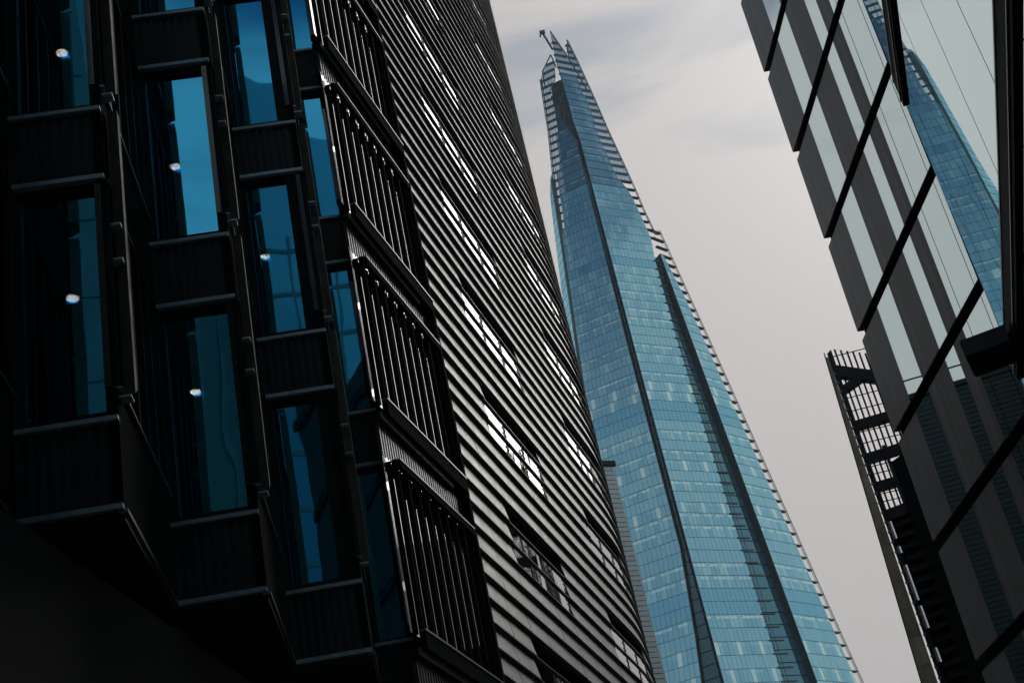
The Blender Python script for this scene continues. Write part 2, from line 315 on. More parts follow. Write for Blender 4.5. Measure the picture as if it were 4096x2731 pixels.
# ceiling lights inside the bays
LAB = {(0, 1): 'round white ceiling light behind the top window of the leftmost bay', (0, 0): 'round white ceiling light behind the lower window of the leftmost bay',
       (1, 1): 'round white ceiling light behind the upper window of the second bay', (1, 0): 'round white ceiling light behind the lower window of the second bay',
       (2, 1): 'round warm ceiling light in the middle of the third bay', (3, 2): 'small ceiling light behind the upper window of the narrow corner bay', (3, 1): 'small ceiling light behind the lower window of the narrow corner bay'}
for (i, k), lab in LAB.items():
    rc = R1 + STEP*i
    c = rc - fr_d*0.86 + ret_d*2.13 + Vector((0, 0, S[k]+2.9+EYE))
    if i == 3: c = R1 + STEP*3 - fr_d*1.02 + ret_d*2.2 + Vector((0, 0, S[k]+2.9+EYE))
    t = thing('ceiling_light', lab, 'ceiling light', c, 'ceiling lights in the window bays')
    rim = MB(); rim.tube(c+Vector((0, 0, -0.03)), c+Vector((0, 0, 0.02)), 0.085, 20); rim.build('rim', M['lamp_rim'], t)
    MB().tube(c+Vector((0, 0, -0.045)), c+Vector((0, 0, -0.031)), 0.072, 20).build('diffuser', M['lamp'], t)

# louvre boxes beside the corner bay
S_BOX = (19.05, 23.12)
for k in range(0, 5):
    zr = S[k] - 0.03
    # window glass behind the louvres and floor band
    gl = MB().box(LW, S_BOX[0]+0.02, S_BOX[1]-0.05, -0.06, -0.035, zr-0.05, zr+2.92).build('louvre_window', M['louvre_glass'], office)
    lf = MB().box(LW, S_BOX[0]+0.25, S_BOX[1], 0.02, 0.12, zr-0.28, zr+0.0).build('louvre_frame', M['louvre'], office)
    MB().box(LW, S_BOX[0]+0.25, S_BOX[1]+0.01, 0.021, 0.135, zr+0.0, zr+0.03).build('rail_edge', M['trim'], lf)
    MB().box(LW, S_BOX[0]+0.45, S_BOX[1]-0.02, 0.02, 0.10, zr+2.78, zr+2.90).build('top_rail', M['louvre'], lf)
    MB().box(LW, S_BOX[0]+0.45, S_BOX[1]-0.02, 0.02, 0.11, zr+2.90, zr+2.925).build('rail_edge', M['trim'], lf)
    for q in range(9):
        c = S_BOX[0] + 0.42 + q*0.44
        if c > S_BOX[1]-0.05: break
        MB().box(LW, c-0.03, c+0.03, -0.02, 0.058, zr+0.03, zr+2.90).build('louvre_slat', M['louvre'], lf)
        MB().box(LW, c+0.04, c+0.07, -0.035, -0.02, zr-0.05, zr+2.9).build('mullion', M['louvre'], gl)
        # glazed hopper panes at the head of each bay
        MB().box(LW, c+0.10, c+0.40, -0.03, -0.012, zr+2.42, zr+2.70).build('top_light', M['louvre_glass'], gl)
        MB().box(LW, c+0.10, c+0.40, -0.03, 0.0, zr+2.36, zr+2.40).build('top_light_frame', M['louvre'], gl)
    # floor band: beam with ribbed bright metal below it
    MB().box(LW, S_BOX[0], S_BOX[1]-0.7, -0.12, 0.06, zr-0.42, zr-0.30).build('floor_beam', M['black'], office)
    rb = MB().box(LW, S_BOX[0], S_BOX[1]-0.1, -0.12, -0.06, zr-1.02, zr-0.42).build('ribbed_band', M['core'], office)
    for q in range(34):
        c = S_BOX[0] + 0.08 + q*0.115
        if c > S_BOX[1]-0.12: break
        MB().box(LW, c-0.022, c+0.022, -0.06, -0.025, zr-1.02, zr-0.43).build('rib', M['rib_light'], rb)
    MB().box(LW, S_BOX[1]-0.02, S_BOX[1]+0.10, -0.25, 0.10, zr-0.3, zr+H-0.32).build('louvre_post', M['louvre'], office)
MB().box(LW, S_BOX[0]+3.2, S_BOX[1]+0.4, -4.0, -0.45, 0.0-EYE, 34).build('inner_wall', M['core'], office)
MB().box(LW, S_BOX[0]+0.62, S_BOX[1], -0.45, -0.13, 0.0-EYE, 34).build('inner_wall', M['core'], office)

# ================================================================== clad building: ledged metal panels, rounded end
hotel = thing('clad_building', 'grey building clad in overlapping horizontal metal panels with a rounded end', 'building', (-4, 32, 0))
LIP = 0.080; ROW = 0.472; Z0 = 17.96; S_ARC = 36.7; RAD = 24.0; MOD = 1.375; J0 = 24.52
def wall(s):
    """plan point and direction (degrees) of the panel plane at arc length s"""
    if s <= S_ARC: return LW.o + LW.u*s, A_W
    p = LW.o + LW.u*S_ARC; c = p - LW.n*RAD; a = (s-S_ARC)/RAD
    d = A_W - math.degrees(a); nn = Vector((math.cos(R(d)), -math.sin(R(d)), 0)); return c + nn*RAD, d
def wp(s, n, z):
    p, d = wall(s); return p + Vector((math.cos(R(d)), -math.sin(R(d)), 0))*n + Vector((0, 0, z+EYE))
def wclap(mb, s0, s1, z0, z1):
    k = max(1, int(round((s1-s0)/0.7))) if s1 > S_ARC else 1
    for q in range(k):
        a = s0+(s1-s0)*q/k; b = s0+(s1-s0)*(q+1)/k
        mb.hexa([wp(a, -0.03, z0), wp(b, -0.03, z0), wp(b, LIP, z0), wp(a, LIP, z0), wp(a, -0.03, z1), wp(b, -0.03, z1), wp(b, 0, z1), wp(a, 0, z1)])
    return mb
def wbox(mb, s0, s1, n0, n1, z0, z1, split=False):
    k = max(1, int(round((s1-s0)/0.7))) if (s1 > S_ARC and split) else 1
    for q in range(k):
        a = s0+(s1-s0)*q/k; b = s0+(s1-s0)*(q+1)/k
        mb.hexa([wp(a, n0, z0), wp(b, n0, z0), wp(b, n1, z0), wp(a, n1, z0), wp(a, n0, z1), wp(b, n0, z1), wp(b, n1, z1), wp(a, n1, z1)])
    return mb
S_END = J0 + MOD*19
joints = [23.24] + [J0 + MOD*q for q in range(20)]
rows = range(-30, 46)
def zrow(n): return Z0 + ROW*n
# windows: three rows high, repeated every six rows, three modules wide
def is_open(n, j):
    # n: row index (row from zrow(n) to zrow(n+1)), j: index in joints (panel j..j+1)
    return ((n + 5) % 6) in (0, 1, 2) and j in (2, 3, 4, 8, 9, 10)
pan = []
for n in rows:
    for j in range(len(joints)-1):
        if not is_open(n, j): pan.append((n, j))
def proj(p):
    v = Vector(p) - Vector((0, 0, EYE)); z = v.dot(F)
    return (v.dot(X)/z*1422.2+512, 341.4-v.dot(Y)/z*1422.2)
def vis_size(n, j):
    a = proj(wp(joints[j], 0.0, zrow(n))); b = proj(wp(joints[j+1], 0.0, zrow(n+1)))
    cx, cy = (a[0]+b[0])/2, (a[1]+b[1])/2
    inside = -20 < cx < 1044 and -10 < cy < 700 and joints[j] < 40.5
    return abs(b[0]-a[0])*abs(b[1]-a[1]) if inside else -1
pan.sort(key=lambda q: -vis_size(*q))
mesh_cache = {}
rest = MB()
for idx, (n, j) in enumerate(pan):
    s0, s1 = joints[j]+0.011, joints[j+1]-0.011
    if idx < 300:
        key = j
        if s1 <= S_ARC:
            if key not in mesh_cache:
                b = MB(); w = s1-s0; u = LW.u; nn = LW.n
                def q3(a, c, z): return u*a + nn*c + Vector((0, 0, z))
                b.hexa([q3(0, -0.03, 0.02), q3(w, -0.03, 0.02), q3(w, LIP, 0.02), q3(0, LIP, 0.02), q3(0, -0.03, ROW-0.01), q3(w, -0.03, ROW-0.01), q3(w, 0, ROW-0.01), q3(0, 0, ROW-0.01)])
                mesh_cache[key] = b.mesh('cladding_panel', M['clad'])
            inst('cladding_panel', mesh_cache[key], wp(s0, random.uniform(-0.003, 0.003), zrow(n)), hotel)
        else:
            wclap(MB(), s0, s1, zrow(n)+0.02, zrow(n+1)-0.01).build('cladding_panel', M['clad'], hotel)
    else: wclap(rest, s0, s1, zrow(n)+0.02, zrow(n+1)-0.01)
rest.build('far_cladding_panels', M['clad'], hotel, kind='stuff')
for n in rows:
    mb = MB()
    for j in range(len(joints)-1):
        a, b = joints[j]+(0.003 if j else 0), joints[j+1]-0.003
        k = 1 if b <= S_ARC else 3
        for q in range(k):
            s0 = a+(b-a)*q/k; s1 = a+(b-a)*(q+1)/k
            dn = mnoise.noise(Vector((j*3.1, n*1.7, 0)))*0.004 - (0.022 if ((n+5) % 6 in (1, 2) and j in (2, 3, 4, 8, 9, 10)) else 0)
            z = zrow(n)
            mb.hexa([wp(s0, -0.05, z-0.002), wp(s1, -0.05, z-0.002), wp(s1, 0.086+dn, z-0.002), wp(s0, 0.086+dn, z-0.002), wp(s0, -0.05, z+0.018), wp(s1, -0.05, z+0.018), wp(s1, 0.086+dn, z+0.018), wp(s0, 0.086+dn, z+0.018)])
    mb.build('ledge', M['ledge'], hotel)
core = MB(); wbox(core, 23.3, S_END, -1.2, -0.75, -EYE, zrow(46), True); core.build('inner_wall', M['core'], hotel)
# solid backing except at the window openings
bkm = MB()
for j in range(len(joints)-1):
    if j in (2, 3, 4, 8, 9, 10):
        n = rows[0]
        while n < rows[-1]+1:
            if is_open(n, j): n += 1; continue
            m2 = n
            while m2 < rows[-1]+1 and not is_open(m2, j): m2 += 1
            wbox(bkm, joints[j], joints[j+1], -0.75, -0.06, zrow(n)-0.005, zrow(m2)-0.005, True); n = m2
    else: wbox(bkm, joints[j], joints[j+1], -0.75, -0.06, -EYE, zrow(46), True)
bkm.build('backing_wall', M['core'], hotel)
for g0 in (2, 8):
    for n in range(rows[0], rows[-1]):
        if (n+5) % 6 == 0:
            z0, z1 = zrow(n)+0.0, zrow(n+3)-0.02
            wf = MB(); wbox(wf, joints[g0]+0.0, joints[g0]+0.05, -0.45, -0.05, z0, z1); wbox(wf, joints[g0+3]-0.05, joints[g0+3], -0.45, -0.05, z0, z1); wbox(wf, joints[g0]+0.05, joints[g0+3]-0.05, -0.30, -0.06, zrow(n+2)-0.02, zrow(n+2)+0.02)
            wf = wf.build('window', M['frame'], hotel)
            for q in range(3):
                a, b = joints[g0+q]+0.09, joints[g0+q+1]-0.09
                pm = MB(); wbox(pm, a, b, 0.0, 0.022, z0+0.03, zrow(n+2)-0.02, True); pm.build('pane', M['clad_glass'], wf)
                bm = MB(); wbox(bm, b+0.01, b+0.04, -0.05, 0.03, z0+0.03, zrow(n+2)-0.02); bm.build('mullion', M['frame'], wf)
                for zz in (0.16, 0.30, 0.63, 0.77):
                    bm = MB(); wbox(bm, b-0.05, b+0.18, 0.022, 0.035, z0+zz, z0+zz+0.025); bm.build('bracket', M['frame'], wf)
MB().hexa([wp(23.3, -1.3, -EYE), wp(S_END, -1.3, -EYE), Vector((-26, 66, 0)), Vector((-30, 24, 0)), wp(23.3, -1.3, zrow(46)-0.5), wp(S_END, -1.3, zrow(46)-0.5), Vector((-26, 66, zrow(46)-0.5+EYE)), Vector((-30, 24, zrow(46)-0.5+EYE))]).build('building_mass', M['core'], hotel)

# ================================================================== grey boarded building beyond the rounded end
gb = thing('boarded_building', 'small grey building with horizontal boards between the clad building and the tower', 'building', (4, 73, 0))
GB = Fr((4.02, 72.9), (-az(63)[0], -az(63)[1]), (az(63)[1], -az(63)[0]))      # s runs away to the left
GZ = 31.9
MB().box(GB, 0.02, 34, -14, -0.10, -EYE, GZ-0.3).build('building_mass', M['grey_dark'], gb)
nb = 0; z = GZ-0.30
while z > 5 and nb < 110:
    MB().box(GB, 0.0, 4.0, -0.08, random.uniform(-0.004, 0.004), z-0.245, z).build('board', M['grey_clad'], gb); MB().box(GB, 4.02, 33, -0.08, random.uniform(-0.004, 0.004), z-0.245, z).build('board', M['darkened_clad'], gb); z -= 0.283; nb += 1
MB().box(GB, -0.12, 34, -0.1, 0.12, GZ-0.28, GZ).build('roof_edge', M['grey_dark'], gb)
for q in range(18): MB().box(GB, 0.5+q*1.8, 0.56+q*1.8, -0.6, -0.54, GZ, GZ+1.1).build('railing_post', M['grey_dark'], gb)
MB().box(GB, 0.4, 33, -0.61, -0.54, GZ+1.1, GZ+1.17).build('handrail', M['grey_dark'], gb)

# ================================================================== the glass tower
tower = thing('glass_tower', 'tall tapering blue glass skyscraper with an open lattice spire', 'skyscraper', (33, 350, 0))
def ridge(a, r0=321.0, mm=0.105): return Vector((az(a)[0]*r0, az(a)[1]*r0, 0)), Vector((az(a)[0]*mm, az(a)[1]*mm, 1))
def lerp(tab, z):
    tab = sorted(tab)
    if z <= tab[0][0]:
        (a, b), (c, d) = tab[0], tab[1]
    elif z >= tab[-1][0]: (a, b), (c, d) = tab[-2], tab[-1]
    else:
        for i in range(len(tab)-1):
            if tab[i][0] <= z <= tab[i+1][0]: (a, b), (c, d) = tab[i], tab[i+1]; break
    return b + (d-b)*(z-a)/(c-a)
class Face:
    def __init__(s, P0, D, u): s.P0 = P0; s.D = D; s.u = Vector((*az(u), 0)); s.n = s.u.cross(D).normalized(); s.n = s.n if s.n.y < 0 else -s.n
    def P(s, w, z, off=0.0): return s.P0 + s.D*z + s.u*w + s.n*off + Vector((0, 0, EYE))
CR = Face(*ridge(5.4), 57.0); CLf = Face(*ridge(5.1), 110.0)
RFc = Face(CR.P0 + CR.u*32.8, CR.D - CR.u*0.0702, 42.5)
LLf = Face(CLf.P0 - CLf.u*28.15, CLf.D + CLf.u*0.0776, -20.0)
LLf.n = -LLf.n if LLf.n.x > 0 else LLf.n
floors = []
z = 66.0
while z < 302:
    h = 3.47 if z < 126 else (3.07 if z < 248 else 2.85); floors.append((z, z+h)); z += h
T_CR_R = [(60, 17.6), (83, 17.0), (105.9, 16.7), (128.8, 16.0), (161, 15.4), (182.5, 14.9), (204, 15.0), (212.5, 15.4), (219, 16.4), (221.3, 18.6), (229.8, 17.0), (238.8, 15.9), (246.5, 14.7), (262.7, 12.05), (276.5, 10.2), (292.7, 7.7), (301.8, 5.95)]
T_CR_G = [(60, 17.6), (128.8, 16.0), (182.5, 14.9), (212.5, 15.4), (220, 16.3), (228.3, 15.0), (237.5, 13.4), (243, 10.4), (253, 8.9), (265, 7.9), (277, 6.6), (285, 5.2), (304, 2)]
T_CR_L = [(60, -0.3), (180, -0.2), (256, 0.3), (264, -0.4), (280, -0.4), (292, -0.6), (304.4, 0.0)]
T_CL_R = [(60, -6.5), (85.1, -3.6), (97, -2.2), (108.4, -1.2), (119, -0.3), (181, 0.0), (256, 0.9), (261, -0.2), (271.6, -2.4), (278.5, -3.6), (284, -0.5), (291, 0.4), (294, 0.08)]
T_CL_L = [(60, -23.5), (166.9, -15.2), (187.9, -13.6), (222, -10.8), (246.7, -9.0), (264.8, -6.9), (283, -5.6), (286, -5.3), (286.2, -4.2), (288.8, -3.9), (294.1, 0.0)]
T_R_R = [(60, 22.3), (83.6, 19.9), (131.2, 14.8), (185.4, 9.0), (208, 6.3), (224.6, 4.4)]
T_R_G = [(60, 19.3), (85.3, 16.9), (104, 15.0), (130.7, 12.2), (160, 8.9), (182, 6.6), (199, 4.6), (212, 2.0)]
BLINDS = (0.62, 0.74, 0.78)
rnd = random.Random(3)
floor_style = {}
for fi, (z0, z1) in enumerate(floors):
    r = rnd.random(); floor_style[fi] = ('plant', 0, 0) if fi in (10, 11, 27, 28, 44) else (('plain' if r < 0.42 else 'columns' if r < 0.66 else 'offices'), rnd.randint(0, 4), rnd.uniform(0.85, 1.15))
def pane_col(fi, ci, k):
    st, ph, lv = floor_style[fi]; r = rnd.random()
    if st == 'plant': c = (0.02, 0.10, 0.16); lv = 1
    elif st == 'plain': c = (0.11, 0.26, 0.34)
    elif st == 'columns': c = BLINDS if (ci+ph) % 5 == 0 else ((0.11, 0.24, 0.30) if (ci+ph) % 5 in (1, 4) else (0.075, 0.19, 0.25))
    else: c = (0.05, 0.15, 0.20) if r < 0.25 else ((0.20, 0.36, 0.42) if r < 0.5 else (0.085, 0.20, 0.26))
    if fi > 30 and c == BLINDS: c = (0.22, 0.38, 0.45)
    j = (rnd.uniform(0.86, 1.14) if fi < 31 else rnd.uniform(0.94, 1.06))*lv
    al = (0.9 if st == 'offices' and ((ci+ph) % 3 or r < 0.3) else 0.35 if st == 'columns' and r < 0.6 else 0.0)*rnd.uniform(0.5, 1.0)
    return (*[x*j for x in c], al)
panes = []      # (size, hexa points, colour, open)
def face_panes(fc, Lt, Rt, zlo, zhi, pitch, openf, key):
    for fi, (z0, z1) in enumerate(floors):
        if z0 < zlo or z0 >= zhi: continue
        a0, a1 = lerp(Lt, z0), lerp(Lt, z1); b0, b1 = lerp(Rt, z0), lerp(Rt, z1)
        if b0-a0 < 0.5: continue
        n = max(1, int(round((b0-a0)/pitch)))
        for q in range(n):
            f0, f1 = q/n, (q+1)/n; g = 0.03
            w = [a0+(b0-a0)*f0+g, a0+(b0-a0)*f1-g, a1+(b1-a1)*f1-g, a1+(b1-a1)*f0+g]
            if w[2]-w[3] < 0.2: continue
            tl = 0.020 if z0 < 150 else 0.008; t = [rnd.uniform(-tl, tl) for _ in range(3)]
            off = [t[0], t[1], t[1]+t[2], t[0]+t[2]]
            za, zb = z0+0.09, z1-0.03
            p = [fc.P(w[0], za, off[0]-0.05), fc.P(w[1], za, off[1]-0.05), fc.P(w[1], za, off[1]), fc.P(w[0], za, off[0]),
                 fc.P(w[3], zb, off[3]-0.05), fc.P(w[2], zb, off[2]-0.05), fc.P(w[2], zb, off[2]), fc.P(w[3], zb, off[3])]
            cen = proj(sum(p, Vector())/8)
            vis = 0 < cen[0] < 1024 and 0 < cen[1] < 682
            op = openf(fi, (w[0]+w[1])/2, z0)
            panes.append(((z1-z0)*(w[1]-w[0])/max(40, z0) if vis else 0, p, pane_col(fi, q, key), op))
face_panes(CR, T_CR_L, T_CR_G, 66, 240, 1.28, lambda f, w, z: False, 'cr')
GABLE = [(291, 5.17), (304.4, 0.0)]
face_panes(CR, T_CR_L, GABLE, 290.5, 303, 1.28, lambda f, w, z: True, 'cr')
face_panes(CR, [(291, 5.3), (298, 4.87), (301.8, 5.3)], T_CR_R, 290.5, 300, 0.9, lambda f, w, z: True, 'cr')
face_panes(CR, T_CR_L, T_CR_R, 240, 290.5, 1.28, lambda f, w, z: w > lerp(T_CR_G, z)-0.6 or z > 284, 'cr')
face_panes(CLf, T_CL_L, T_CL_R, 66, 246, 1.28, lambda f, w, z: w < lerp(T_CL_L, z)+1.4 and z > 225, 'cl')
face_panes(CLf, T_CL_L, T_CL_R, 246, 294, 1.28, lambda f, w, z: w < lerp(T_CL_L, z)+2.6 or z > 262, 'cl')
face_panes(RFc, [(60, 0.25), (300, 0.25)], T_R_G, 66, 213, 1.30, lambda f, w, z: False, 'r')
face_panes(LLf, [(60, 0.3), (300, 0.3)], [(60, 16), (200, 7.2), (236, 5.2), (243, 4.6), (249.5, 1.3)], 66, 250, 1.5, lambda f, w, z: False, 'll')
panes.sort(key=lambda q: -q[0])
pr = MB(); po = MB(); cmul = MB(); pu = MB()
for i, (sz, p, c, op) in enumerate(panes):
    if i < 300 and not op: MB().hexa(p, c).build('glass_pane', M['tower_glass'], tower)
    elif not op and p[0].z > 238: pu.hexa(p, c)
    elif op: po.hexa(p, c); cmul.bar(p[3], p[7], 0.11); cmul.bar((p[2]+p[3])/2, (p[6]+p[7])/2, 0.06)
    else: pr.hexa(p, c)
pr.build('upper_glass_panes', M['tower_glass'], tower, kind='stuff'); pu.build('spire_glass_panes', M['tower_upper'], tower, kind='stuff'); po.build('crown_glass_panes', M['tower_open'], tower, kind='stuff'); cmul.build('crown_mullions', M['tower_steel'], tower, kind='stuff')
# floor lines (slab edges) per face
for fi, (z0, z1) in enumerate(floors):
    th = 0.07 if z0 < 236 else 0.30
    FM = M['tower_mull'] if z0 < 236 else M['tower_steel']
    def slab(fc, a, b, z, d0, d1, t):
        MB().hexa([fc.P(a, z-t*0.4, d0), fc.P(b, z-t*0.4, d0), fc.P(b, z-t*0.4, d1), fc.P(a, z-t*0.4, d1), fc.P(a, z+t*0.6, d0), fc.P(b, z+t*0.6, d0), fc.P(b, z+t*0.6, d1), fc.P(a, z+t*0.6, d1)]).build('floor_edge', FM, tower)
    if z0 < 290.5: slab(CR, lerp(T_CR_L, z0), lerp(T_CR_R, z0), z0, -0.9, 0.035, th)
    elif z0 < 303:
        slab(CR, lerp(T_CR_L, z0), lerp(GABLE, z0), z0, -0.9, 0.035, th)
        if z0 < 300: slab(CR, 4.9, lerp(T_CR_R, z0), z0, -0.9, 0.035, th)
    if z0 < 293: slab(CLf, lerp(T_CL_L, z0), lerp(T_CL_R, z0), z0, -0.9, 0.035, th)
    if z0 < 224: slab(RFc, 0.1, lerp(T_R_R, z0), z0, -0.9, 0.04, 0.12)
    if z0 < 248: slab(LLf, 0.1, max(0.5, lerp([(60, 16), (200, 7.2), (236, 5.2), (249.5, 1.3)], z0)), z0, -0.5, 0.04, 0.12)
    # cantilevered fins at the open edges
    def finp(pts): MB().hexa(pts).build('cantilever_fin', M['tower_steel'], tower)
    if z0 < 224:
        a, b = lerp(T_R_G, z0) if z0 < 213 else 1.0, lerp(T_R_R, z0)
        if b-a > 0.4: finp([RFc.P(a-0.3, z0-0.10, -1.0), RFc.P(b+0.05, z0-0.10, -1.0), RFc.P(b+0.05, z0-0.10, 0.06), RFc.P(a-0.3, z0-0.10, 0.06), RFc.P(a-0.3, z0+0.10, -1.0), RFc.P(b+0.05, z0+0.10, -1.0), RFc.P(b+0.05, z0+0.10, 0.06), RFc.P(a-0.3, z0+0.10, 0.06)])
    if 216 < z0 < 289:
        a, b = lerp(T_CR_G, z0), lerp(T_CR_R, z0)
        if b-a > 0.3: finp([CR.P(a-0.3, z0-0.10, -1.0), CR.P(b+0.05, z0-0.10, -1.0), CR.P(b+0.05, z0-0.10, 0.06), CR.P(a-0.3, z0-0.10, 0.06), CR.P(a-0.3, z0+0.10, -1.0), CR.P(b+0.05, z0+0.10, -1.0), CR.P(b+0.05, z0+0.10, 0.06), CR.P(a-0.3, z0+0.10, 0.06)])
    if z0 < 214:   # ledges inside the right-hand slot
        a = lerp(T_CR_R, z0); b = 32.8-0.0702*z0
        if b-a > 1: finp([CR.P(a-0.5, z0-0.16, -0.2), CR.P(a+(b-a)*0.42, z0-0.16, -0.2), CR.P(a+(b-a)*0.42, z0-0.16, 0.25), CR.P(a-0.5, z0-0.16, 0.25), CR.P(a-0.5, z0+0.16, -0.2), CR.P(a+(b-a)*0.42, z0+0.16, -0.2), CR.P(a+(b-a)*0.42, z0+0.16, 0.25), CR.P(a-0.5, z0+0.16, 0.25)])
# edge mullions
def edge(fc, tab, zlo, zhi, dw, w=0.22, off=0.0, name='edge_mullion', mt='tower_steel'):
    mb = MB(); zs = [zlo] + [q[0] for q in sorted(tab) if zlo < q[0] < zhi] + [zhi]
    for a, b in zip(zs[:-1], zs[1:]): mb.bar(fc.P(lerp(tab, a)+dw, a, off), fc.P(lerp(tab, b)+dw, b, off), w)
    mb.build(name, M[mt], tower)
for dw in (0.0, -0.5, -1.0): edge(RFc, T_R_R, 66, 224.6, dw, 0.09 if dw else 0.15)
for dw in (0.0, -0.45): edge(CR, T_CR_R, 221.5, 301.8, dw, 0.2)
for dw in (0.0, 0.5): edge(CLf, T_CL_L, 225, 286, dw, 0.2)
edge(CLf, T_CL_L, 66, 246, -0.2, 0.7)
edge(CR, T_CR_L, 66, 304.4, 0.0, 0.16); edge(CLf, T_CL_R, 66, 258, 0.0, 0.16)
edge(RFc, [(60, 0.1), (300, 0.1)], 66, 214, 0.0, 0.16)
edge(CLf, [(278.5, -3.6), (284, -0.4), (291, 0.5)], 278.5, 291, 0.0, 0.2)
for w0 in (-3.2, -2.0, -0.8): edge(CLf, [(262, w0), (290, w0*0.9)], 264, 288+w0*0.6, 0.0, 0.14)
# gable lines of the open spire
sp = MB()
for a, b in (((0.0, 304.4), (4.6, 292.4)), ((4.87, 297.0), (5.95, 301.8)), ((4.6, 292.4), (4.87, 298.0)), ((4.6, 292.4), (8.2, 279)), ((-0.6, 292), (-0.4, 270))): sp.bar(CR.P(a[0], a[1]), CR.P(b[0], b[1]), 0.3)
for a, b in (((0.08, 294.1), (-3.9, 288.8)), ((-5.41, 286.1), (-5.0, 281)), ((-3.9, 288.8), (-4.3, 282)), ((0.08, 294.1), (0.8, 288)), ((-3.6, 278.5), (1.4, 280))): sp.bar(CLf.P(a[0], a[1]), CLf.P(b[0], b[1]), 0.3)
sp.build('spire_frame', M['tower_steel'], tower)
tr = MB()
for a, b in (((-3.5, 278.3), (1.2, 279.8)), ((-3.5, 278.3), (-1.2, 266)), ((1.0, 279.5), (-1.2, 266)), ((0.5, 268), (-2.3, 271.5)), ((-2.3, 271.5), (0.8, 279)), ((0.6, 262), (-0.6, 264))): tr.bar(CLf.P(a[0], a[1], -1.2), CLf.P(b[0], b[1], -1.2), 0.35)
tr.build('truss', M['tower_steel'], tower)
# recessed slot glass
def strip(fa, ta, fb, tb, zlo, zhi, off, name, step=3.3, mt='tower_slot'):
    z = zlo; k = 0
    while z < zhi:
        z2 = min(z+step, zhi)
        p = [fa.P(lerp(ta, z), z, off), fb.P(lerp(tb, z), z, off), fb.P(lerp(tb, z2-0.25), z2-0.25, off), fa.P(lerp(ta, z2-0.25), z2-0.25, off)]
        q = [x + Vector((0, 0.6, 0)) for x in p]
        MB().hexa([p[0], p[1], q[1], q[0], p[3], p[2], q[2], q[3]]).build(name, M[mt], tower); z = z2
strip(CLf, T_CL_R, CR, T_CR_L, 66, 258, -1.0, 'slot_pane')
strip(CR, T_CR_R, RFc, [(60, 0.1), (300, 0.1)], 66, 213, -2.2, 'slot_pane', mt='tower_recess')
for dw in (0.5, 1.5): edge(CR, T_CR_R, 66, 213, dw, 0.14, -0.1)
# side glass of the right-hand slot
z = 66.0
while z < 212:
    z2 = z+3.3; p = [RFc.P(0.12, z, 0.0), RFc.P(0.12, z, -2.4), RFc.P(0.12, z2-0.25, -2.4), RFc.P(0.12, z2-0.25, 0.0)]; q = [x + RFc.u*0.2 for x in p]
    MB().hexa([p[0], p[1], q[1], q[0], p[3], p[2], q[2], q[3]]).build('slot_pane', M['tower_slot'], tower); z = z2
# dark interior volume
rings = []
for z in (0, 66, 100, 150, 200, 213):
    rings.append([LLf.P(14 if z < 150 else 6, z, -2.5), CLf.P(lerp(T_CL_L, max(z, 66))+0.8, z, -1.6), CLf.P(lerp(T_CL_R, max(z, 66)), z, -1.8), CR.P(lerp(T_CR_L, max(z, 66)), z, -1.8), CR.P(lerp(T_CR_R, max(z, 66))-0.3, z, -1.6), CR.P(lerp(T_CR_R, max(z, 66))+0.3, z, -3.4), RFc.P(0.6, z, -3.6), RFc.P(1.0, z, -1.3), RFc.P(lerp(T_R_G, max(z, 66))-0.6, z, -1.3), CR.P(14-0.02*z, z, -22+0.05*z)])
def loft(rings, name):
    mb = MB(); n = len(rings[0]); mb.v = [tuple(p) for r in rings for p in r]
    for i in range(len(rings)-1):
        for k in range(n): mb.f.append((i*n+k, i*n+(k+1) % n, (i+1)*n+(k+1) % n, (i+1)*n+k))
    mb.f.append(tuple(range(n))); mb.f.append(tuple((len(rings)-1)*n+k for k in range(n)))
    mb.build(name, M['tower_body'], tower)
loft(rings, 'interior_mass')
rings = []
for z in (206, 225, 240, 256, 266, 276, 284):
    rings.append([CLf.P(lerp(T_CL_L, z)+(1.6 if z < 240 else 2.6), z, -1.8), CLf.P(min(lerp(T_CL_R, z), 0.5)-0.3, z, -1.8), CR.P(0.3, z, -1.8), CR.P(lerp(T_CR_G, z)-0.9, z, -1.8), CR.P(lerp(T_CR_G, z)-2.0, z, -8.0), CLf.P(lerp(T_CL_L, z)+2.5, z, -7.0)])
loft(rings, 'interior_mass')
# maintenance crane on the spire
c0 = CR.P(0.3, 297.5, -1.5); c1 = CR.P(-4.7, 300.2, 2.0)
crane = thing('maintenance_crane', 'small dark maintenance crane arm at the top of the spire', 'crane', c0)
MB().bar(c0, c1, 0.55, 0.7).build('jib', M['tower_steel'], crane)
hd = MB(); hd.bar(c1+Vector((0.8, 0, 0.2)), c1+Vector((-0.9, 0, 0.2)), 1.1, 0.9); hd.bar(c1+Vector((-0.6, 0, 0)), c1+Vector((-1.0, 0, -1.4)), 0.5); hd.build('head', M['tower_steel'], crane)
for dx in (-0.4, 0.9): MB().bar(c1+Vector((dx, 0, 0)), c1+Vector((dx, 0, -4.5)), 0.03).build('cable', M['tower_steel'], crane)

